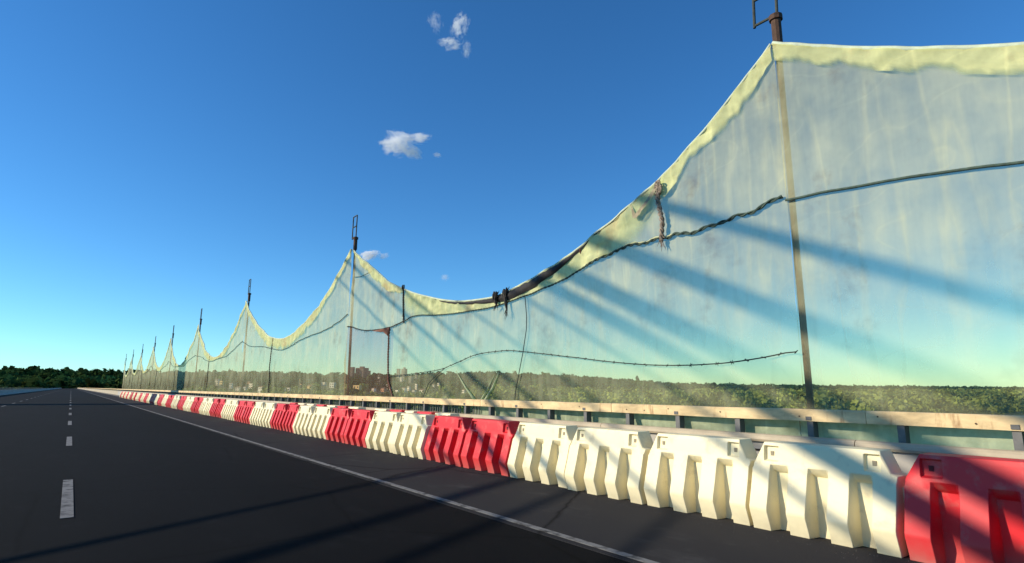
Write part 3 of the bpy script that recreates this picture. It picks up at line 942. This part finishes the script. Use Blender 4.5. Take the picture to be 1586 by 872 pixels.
# wires strung over the main bay
def barbed(path, name, label):
    pts = resample([Vector(p) for p in path], 0.05)
    mb = MB(); mb.tube(pts, 0.0085, 5)
    for i in range(2, len(pts), 3):
        p = pts[i]
        for _ in range(2):
            d = Vector((random.uniform(-1, .3), random.uniform(-1, 1), random.uniform(-1, 1))).normalized() * 0.028
            mb.tube([p - d, p + d], 0.005, 4)
    return tag(mb.build(name, M['wire']), label, 'wire', 'wires strung across the net')
W1 = interp([(17.8, 1.50), (15.2, 1.56), (13.57, 1.593), (12.61, 1.638), (11.7, 1.707), (11.0, 1.829), (10.36, 1.943), (9.76, 1.982), (9.21, 1.981), (8.7, 1.931), (8.04, 1.853), (7.2, 1.751), (6.61, 1.677), (5.82, 1.602), (5.32, 1.577), (4.2, 1.60), (3.6, 1.68)])
barbed([on_net(s, W1(s), -.01) for s in np.linspace(14.72, 3.5, 80)], 'barbed_wire', 'thin barbed wire arching across the net above the railing')
tag(MB().tube([on_net(11.7, 1.70, -.015), on_net(12.14, 1.54, -.015), on_net(12.5, 1.36, -.012), on_net(12.76, 1.04, -.01)], 0.009, 5).build('loose_wire', M['wire']),
    'short loose wire branching down from the arching barbed wire', 'wire', 'wires strung across the net')
tag(MB().tube([on_net(s, z, -.012) for s, z in ((8.69, 3.02), (8.634, 2.6), (8.656, 2.356), (8.74, 1.933), (8.84, 1.608), (8.97, 1.2), (9.0, 1.0))], 0.008, 5).build('hanging_string', M['wire']),
    'thin dark string hanging down the net beside the knotted ties', 'string')

# ------------------------------------------------------------------ net posts
def net_post(y, label):
    g = empty('net_post', (6.96, y, 0))
    tag(g, label, 'post', 'posts carrying the net')
    MB().tube([(0, 0, 0.10), (0, 0, 3.0), (0, 0, 5.72)], [0.040, 0.038, 0.036], 10).build('pole', M['rust'], g, smooth=True)
    mb = MB(); mb.tube([(0, 0, 5.70), (0, 0, 6.06)], 0.062, 10); mb.tube([(0, 0, 6.05), (0, 0, 6.12)], 0.085, 10)
    mb.build('clamp', M['rust'], g)
    fr = MB()
    fr.tube([(0, -0.02, 6.1), (0, -0.05, 6.86)], 0.020, 8)
    fr.tube([(0, 0.30, 6.1), (0, 0.27, 6.86)], 0.020, 8)
    for z in (6.13, 6.50, 6.86): fr.tube([(0, -0.045, z), (0, 0.29, z)], 0.019, 8)
    fr.build('ladder_frame', M['wire'], g)
net_post(17.9, 'rusty net post with dark ladder-like frame, left end of the patched net')
net_post(3.48, 'tall rusty net post at the right end of the patched net, nearest the camera')
for k in range(1, 8):
    net_post(17.9 + BAY * k, '%s net post beyond the left end of the patched net, receding' % bl[k - 1])

# ------------------------------------------------------------------ far bank: town
def town_wall(name, c): return simple(name, c, 0.9, 0.15, 0.2)
WALLS = {'white': town_wall('white_render', (0.80, 0.78, 0.72)), 'cream': town_wall('cream_render', (0.80, 0.62, 0.30)), 'grey': town_wall('grey_panel', (0.22, 0.23, 0.22)),
         'dark': town_wall('dark_brick', (0.12, 0.11, 0.10)), 'pink': town_wall('pinkish_brick', (0.62, 0.36, 0.22))}
ROOF = simple('far_roof', (0.16, 0.10, 0.08), 0.9, 0.3, 0.5)
PANE = simple('far_window', (0.04, 0.05, 0.06), 0.2, 0.2, 0.5)
def find_r(az, el):
    az = R(az); best = None
    for r in np.arange(480, 1950, 6.0):
        x, y = r * math.sin(az), r * math.cos(az)
        e = math.atan2(float(terrain_z(x, y)) - 1.27, r)
        if e >= R(el): return r
    return 1500.0
def px_dir(px, py):
    r = (px - 793) / 900; u = -(py - 436) / 900
    fh = math.cos(PITCH) - u * math.sin(PITCH); up = math.sin(PITCH) + u * math.cos(PITCH)
    X = fh * math.sin(YAW) + r * math.cos(YAW); Y = fh * math.cos(YAW) - r * math.sin(YAW)
    return math.degrees(math.atan2(X, Y)), math.degrees(math.atan2(up, math.hypot(X, Y)))
CLEAR = []
def building(px, py, wpx, hpx, wall, roof, label, group, name='house', floors=0, bays=0):
    az, el = px_dir(px, py)
    r = find_r(az, el)
    x, y = r * math.sin(R(az)), r * math.cos(R(az)); z = float(terrain_z(x, y)) - 1.5
    k = r / 900.0
    CLEAR.append((R(az), r, (wpx / 2 + 1.2) / 900.0, hpx))
    w, h = wpx * k * 1.15, hpx * k * 1.15 + 1.5
    d = w * random.uniform(0.6, 0.9)
    g = empty(name, (x, y, z)); g.rotation_euler.z = -R(az) - random.uniform(.55, .95)
    tag(g, label, 'building', group)
    MB().box(-w / 2, w / 2, 0, d, 0, h).build('wall', WALLS[wall], g)
    if roof == 'gable':
        rh = w * 0.22
        MB().add([(-w * .55, -w * .05, h), (w * .55, -w * .05, h), (w * .55, d + w * .05, h), (-w * .55, d + w * .05, h), (-w * .55, d / 2, h + rh), (w * .55, d / 2, h + rh)],
                 [(3, 2, 1, 0), (0, 1, 5, 4), (2, 3, 4, 5), (1, 2, 5), (3, 0, 4)]).build('roof', ROOF, g)
    else:
        MB().box(-w * .51, w * .51, -w * .01, d + w * .01, h + .02, h + .9).build('roof', WALLS[wall], g)
        if roof == 'step':
            MB().box(-w * .2, w * .2, d * .3, d * .7, h + .92, h + 4.5).build('roof_house', WALLS[wall], g)
    floors = floors or max(1, int(h / 3.4)); bays = bays or max(2, int(w / 5))
    ww, wh = w / bays * .45, (h - 1.5) / floors * .5
    wm = MB().box(-ww / 2, ww / 2, -.12, .05, 0, wh).mesh('window', PANE)
    for a in range(min(floors, 9)):
        for b in range(min(bays, 6)):
            link_mesh('window', wm, g, (-w / 2 + (b + .5) * w / bays, 0, 1.5 + (a + .28) * (h - 1.5) / floors))
B = building
B(556, 588, 13, 15, 'dark', 'step', 'broad dark high-rise block on the left skyline seen through tan net', 'far town blocks', 'apartment_block')
B(567, 588, 6, 11, 'dark', 'flat', 'lower dark block stepped against the broad left high-rise', 'far town blocks', 'apartment_block')
B(543, 587, 5, 16, 'dark', 'flat', 'narrow dark tower at the left of the broad dark high-rise', 'far town blocks', 'apartment_block')
B(615.5, 591, 4, 16, 'grey', 'flat', 'left slim grey tower of the pair right of the hanging rope', 'far town blocks', 'apartment_block')
B(623.5, 591, 6.5, 16, 'grey', 'step', 'right broader grey tower of the pair right of the hanging rope', 'far town blocks', 'apartment_block')
B(643.5, 592, 3.5, 12, 'grey', 'flat', 'small grey tower on the skyline below the barbed wire', 'far town blocks', 'apartment_block')
B(634.5, 593, 5, 8, 'grey', 'flat', 'low grey block between the tower pair and the small tower', 'far town blocks', 'apartment_block')
B(586.5, 591, 3, 8, 'white', 'flat', 'slim white block on the skyline left of the hanging rope', 'far town blocks', 'apartment_block')
B(551, 610, 9, 10, 'cream', 'flat', 'yellowish house low at the far left of the town', 'far town houses')
B(577, 607, 5, 4, 'white', 'gable', 'small white house alone between yellowish house and rope', 'far town houses')
B(580, 590, 3, 3, 'white', 'flat', 'tiny white house high on the slope left of the rope', 'far town houses')
B(592, 607, 6, 4, 'pink', 'gable', 'low pinkish house just left of the hanging rope', 'far town houses')
B(599, 603, 3, 6, 'white', 'gable', 'narrow white house behind the low pinkish house', 'far town houses')
B(604, 606, 2.6, 4, 'white', 'flat', 'tiny pale house touching the hanging rope', 'far town houses')
B(614, 609, 5, 3, 'white', 'flat', 'left low white shed of the long white row', 'far town houses')
B(621, 609, 10, 2.6, 'white', 'flat', 'long low white shed right of the rope', 'far town houses')
B(624, 606, 5, 4, 'white', 'gable', 'white gabled house behind the long white shed', 'far town houses')
B(620.5, 591.5, 3, 5, 'white', 'flat', 'small white block at the foot of the tower pair', 'far town houses')
B(632, 605, 4, 5, 'white', 'gable', 'white house right of the long white shed', 'far town houses')
B(644, 604, 3.4, 7, 'white', 'flat', 'tall narrow white house in the middle of the town', 'far town houses')
B(645.5, 592.5, 3, 3, 'white', 'flat', 'tiny white house under the small grey tower', 'far town houses')
B(640, 607, 4, 2, 'white', 'gable', 'low white cottage left of the tall narrow house foot', 'far town houses')
B(652.5, 608, 8, 3, 'white', 'gable', 'low wide white house right of the tall narrow one', 'far town houses')
B(671, 602, 2.8, 5, 'white', 'gable', 'small white house higher on the slope near the loose wire', 'far town houses')
B(678.5, 600, 3, 5, 'white', 'flat', 'small bright house rightmost of the town cluster', 'far town houses')
B(717, 609, 4, 4, 'white', 'gable', 'lone white house on the green slope beside the gathered fold', 'far town houses')
B(1038, 609, 3, 3, 'white', 'gable', 'lone tiny white house far right on the bank', 'far town houses')
for k in range(14):
    B(random.uniform(330, 535), random.uniform(596, 609), random.uniform(3, 7), random.uniform(3, 7), random.choice(['white', 'cream', 'white', 'pink']), random.choice(['gable', 'flat']),
      'small pale house of the far town left of the framed post', 'far town houses left')

# ------------------------------------------------------------------ far bank: trees
def crown_proto(n, seed, squash=1.0, tall=1.0, leaf=0.3):
    r = np.random.default_rng(seed)
    nl = 5
    lobes = r.uniform(-0.42, 0.42, (nl, 3)); lobes[:, 2] = r.uniform(0.30, 0.72, nl); lr = r.uniform(0.26, 0.42, nl)
    which = r.integers(0, nl, n)
    d = r.normal(size=(n, 3)); d /= np.linalg.norm(d, axis=1)[:, None]
    rad = lr[which] * r.uniform(0.55, 1.0, n) ** 0.5
    c = lobes[which] + d * rad[:, None]
    c[:, 0:2] *= squash; c[:, 2] = np.clip(c[:, 2], 0.04, 1.1) * tall
    nrm = d + r.normal(size=(n, 3)) * 0.5; nrm /= np.linalg.norm(nrm, axis=1)[:, None]
    a = np.cross(nrm, r.normal(size=(n, 3))); a /= np.linalg.norm(a, axis=1)[:, None]
    b = np.cross(nrm, a)
    sz = leaf * r.uniform(0.5, 1.1, n)[:, None] * 0.5
    q = np.stack([c - a * sz - b * sz, c + a * sz - b * sz * 0.7, c + a * sz * 0.8 + b * sz, c - a * sz + b * sz], 1)
    return q.reshape(-1, 3), r.uniform(0.75, 1.25, n).repeat(4)
def forest(name, pos, heights, protos, tints, label):
    V, T = [], []
    for i in range(len(pos)):
        fine = pos[i][0] ** 2 + pos[i][1] ** 2 < 430 ** 2
        q, tv = fine_p[i % len(fine_p)] if fine else protos[i % len(protos)]
        a = rng.uniform(0, 2 * PI); ca, sa = math.cos(a), math.sin(a)
        h = heights[i]
        p = np.empty_like(q)
        p[:, 0] = (q[:, 0] * ca - q[:, 1] * sa) * h * 0.95 + pos[i][0]
        p[:, 1] = (q[:, 0] * sa + q[:, 1] * ca) * h * 0.95 + pos[i][1]
        p[:, 2] = q[:, 2] * h + pos[i][2]
        V.append(p); T.append(tv[:, None] * tints[i][None, :])
    return mass(name, np.concatenate(V), np.concatenate(T), label)
def mass(name, V, T, label=None, parent=None, loc=(0, 0, 0)):
    nv = len(V); nf = nv // 4
    me = bpy.data.meshes.new(name)
    me.vertices.add(nv); me.vertices.foreach_set('co', V.astype(np.float32).ravel())
    me.loops.add(nv); me.loops.foreach_set('vertex_index', np.arange(nv, dtype=np.int32))
    me.polygons.add(nf); me.polygons.foreach_set('loop_start', np.arange(0, nv, 4, dtype=np.int32))
    me.update(calc_edges=True)
    at = me.attributes.new('tint', 'FLOAT_COLOR', 'POINT')
    at.data.foreach_set('color', np.concatenate([T, np.ones((nv, 1))], 1).astype(np.float32).ravel())
    me.materials.append(M['foliage'])
    o = link_mesh(name, me, parent, loc)
    if label: tag(o, label, 'trees', kind='stuff')
    return o
def place(n, az0, az1, y0, y1, power=1.0):
    az = np.radians(rng.uniform(az0, az1, n)); y = y0 + (y1 - y0) * rng.uniform(0, 1, n) ** power
    x = y * np.tan(az)
    return np.stack([x, y, terrain_z(x, y) - 0.6], 1)
far_p = [crown_proto(34, 100 + k, leaf=0.42) for k in range(6)] + [crown_proto(34, 120 + k, 0.6, 1.25, 0.36) for k in range(2)]
near_p = [crown_proto(110, 200 + k, leaf=0.24) for k in range(6)]
fine_p = [crown_proto(300, 300 + k, leaf=0.125) for k in range(5)] + [crown_proto(300, 320 + k, 0.7, 1.2, 0.12) for k in range(2)]
def tints(n, base, spread):
    b = np.array(base)[None, :] * rng.uniform(1 - spread, 1 + spread, (n, 1))
    b = b + rng.uniform(-0.015, 0.015, (n, 1)) * np.array([[1, 0.5, 0]])
    return np.clip(b, 0.005, 1)
def clear_view(pos):
    az = np.arctan2(pos[:, 0], pos[:, 1]); r = np.hypot(pos[:, 0], pos[:, 1])
    keep = np.ones(len(pos), bool)
    for (a0, r0, hw, hpx) in CLEAR:
        keep &= ~((np.abs(az - a0) < hw + 4.0 / r0) & (r < r0 + 25) & (r > r0 - (330 if hpx < 9 else 130)))
    return pos[keep]
def patchy(pos, t, scale=0.012, lo=0.55, hi=1.55):
    k = np.array([noise.noise(Vector((p[0] * scale, p[1] * scale * 0.6, 0.3))) for p in pos])
    return t * (lo + (hi - lo) * np.clip(0.5 + k * 0.9, 0, 1))[:, None]
az_all = (-9, 80)
# hillside wood; thinner in the town
pos = place(9500, *az_all, 900, 1830)
azd = np.degrees(np.arctan2(pos[:, 0], pos[:, 1]))
town = (azd > 16) & (azd < 30.5) & (pos[:, 1] < 1560)
keep = ~town | (rng.uniform(0, 1, len(pos)) < 0.55)
pos = clear_view(pos[keep])
forest('hillside_forest', pos, rng.uniform(8, 15, len(pos)) * rng.choice([1, 1, 1, 1.35], len(pos)), far_p, patchy(pos, tints(len(pos), (0.030, 0.062, 0.020), 0.5)), 'dark green wood covering the far hillside')
pos = clear_view(place(3200, 8, 80, 262, 1000, 1.3))
ex = place(900, 48, 80, 95, 300)
pos = np.concatenate([pos, ex[ex[:, 1] > bank_y(ex[:, 0]) + 8]])
forest('riverside_trees', pos, rng.uniform(6, 15, len(pos)), near_p, patchy(pos, tints(len(pos), (0.170, 0.215, 0.058), 0.5), 0.02), 'lighter green trees and scrub along the far river bank')
pos = place(700, -9, 8, 280, 1000, 1.4)
pos = pos[np.abs(pos[:, 0] + 10) > 30]
forest('riverside_trees', pos, rng.uniform(6, 12, len(pos)), near_p, tints(len(pos), (0.075, 0.10, 0.036), 0.4), 'green trees on the bank around the end of the bridge')
# single trees standing above the skyline
def skyline_tree(az, y, h, slim, label):
    x = y * math.tan(R(az)); z = float(terrain_z(x, y))
    g = empty('skyline_tree', (x, y, z - 0.5)); tag(g, label, 'tree', 'trees above the skyline')
    MB().tube([(0, 0, 0), (0, 0, h * 0.45), (0.2, 0, h * 0.85)], [h * .03, h * .02, h * .006], 6).build('trunk', M['trunk'], g)
    q, tv = crown_proto(170, int(az * 100), slim, 1.0, 0.17)
    q = q * h * np.array([[.9, .9, .75]]) + np.array([[0, 0, h * .28]])
    mass('crown', q, tv[:, None] * np.array([[0.035, 0.055, 0.025]]), parent=g)
skyline_tree(41.9, 1740, 27, 0.75, 'lone tall tree on the skyline above the middle of the ridge')
skyline_tree(42.7, 1740, 20, 0.6, 'shorter slim tree just right of the lone tall skyline tree')
skyline_tree(48.0, 1730, 26, 0.45, 'slim tree, left of the pair on the low right skyline')
skyline_tree(48.7, 1735, 34, 0.5, 'tallest slim tree on the low right skyline')
skyline_tree(34.8, 1745, 20, 0.8, 'round tree on the highest part of the ridge')

# ------------------------------------------------------------------ clouds
def cloud(px, py, wpx, hpx, seed, density, thr, label, dist=4200.0, scale=3.2, tilt=0.0):
    az, el = px_dir(px, py); az, el = R(az), R(el)
    d = Vector((math.sin(az) * math.cos(el), math.cos(az) * math.cos(el), math.sin(el)))
    bm = bmesh.new(); bmesh.ops.create_icosphere(bm, subdivisions=3, radius=1.0)
    for v in bm.verts: v.co *= 1 + 0.12 * noise.noise(v.co * 2 + Vector((seed, 0, 0)))
    me = bpy.data.meshes.new('cloud'); bm.to_mesh(me); bm.free()
    m, nt, out = new_mat('cloud_vapour')
    tc = nt.nodes.new('ShaderNodeTexCoord')
    nz = nt.nodes.new('ShaderNodeTexNoise'); nz.noise_dimensions = '4D'
    nz.inputs['W'].default_value = seed; nz.inputs['Scale'].default_value = scale; nz.inputs['Detail'].default_value = 6; nz.inputs['Roughness'].default_value = 0.62
    nz.inputs['Distortion'].default_value = 1.1
    nt.links.new(tc.outputs['Object'], nz.inputs['Vector'])
    ln = nt.nodes.new('ShaderNodeVectorMath'); ln.operation = 'LENGTH'
    nt.links.new(tc.outputs['Object'], ln.inputs[0])
    sq = nt.nodes.new('ShaderNodeMath'); sq.operation = 'POWER'; sq.inputs[1].default_value = 2.0
    nt.links.new(ln.outputs['Value'], sq.inputs[0])
    fall = nt.nodes.new('ShaderNodeMath'); fall.operation = 'MULTIPLY_ADD'; fall.inputs[1].default_value = -0.42
    nt.links.new(sq.outputs[0], fall.inputs[0]); nt.links.new(nz.outputs['Fac'], fall.inputs[2])
    mr = nt.nodes.new('ShaderNodeMapRange'); mr.inputs['From Min'].default_value = thr; mr.inputs['From Max'].default_value = thr + 0.20
    mr.inputs['To Min'].default_value = 0; mr.inputs['To Max'].default_value = density
    nt.links.new(fall.outputs[0], mr.inputs['Value'])
    pv = nt.nodes.new('ShaderNodeVolumePrincipled')
    pv.inputs['Color'].default_value = (0.97, 0.98, 1.0, 1); pv.inputs['Anisotropy'].default_value = 0.1
    nt.links.new(mr.outputs[0], pv.inputs['Density'])
    nt.links.new(pv.outputs[0], out.inputs['Volume'])
    me.materials.append(m)
    o = link_mesh('cloud', me, None, d * dist + Vector((0, 0, 1.27)))
    k = dist / 900.0 * 1.05
    o.scale = (wpx * k / 2, max(wpx, hpx) * k / 2 * .8, hpx * k / 2)
    o.rotation_euler = (el * 0.6, tilt, -az)
    tag(o, label, 'cloud', 'small clouds in the blue sky', 'thing')
cloud(615, 222, 78, 56, 3.1, 0.026, 0.37, 'bright puffy body of the small cloud in the left sky', scale=2.4)
cloud(645, 214, 62, 24, 9.3, 0.026, 0.36, 'streak stretching right from the bright puffy cloud', tilt=-0.15, scale=2.2)
cloud(639, 236, 54, 30, 4.6, 0.030, 0.37, 'ragged wisp under the right side of the puffy cloud', tilt=0.4, scale=2.2)
cloud(677, 240, 20, 11, 1.3, 0.030, 0.34, 'tiny scrap of cloud right of the puffy one')
cloud(712, 40, 42, 58, 8.4, 0.032, 0.41, 'bright upright tuft of the high wispy cloud', tilt=0.35, scale=2.6)
cloud(675, 36, 36, 56, 1.7, 0.011, 0.44, 'thin streaky wisp left of the high cloud tuft', tilt=-0.5, scale=2.4)
cloud(697, 67, 56, 30, 5.2, 0.022, 0.41, 'ragged wisp just below the high cloud tuft', scale=2.4)
cloud(722, 76, 26, 40, 7.7, 0.020, 0.40, 'faint hooked wisp at the lower right of the high cloud', scale=2.2)
cloud(571, 396, 48, 24, 6.0, 0.060, 0.37, 'low small cloud just above the net edge by the framed post', tilt=-0.3, scale=2.4)
cloud(594, 397, 28, 16, 6.9, 0.030, 0.37, 'smaller faint cloud right of the low one by the net edge', tilt=-0.3)
cloud(689, 430, 22, 16, 2.2, 0.022, 0.36, 'faint tiny cloud puff above the lowest part of the net')
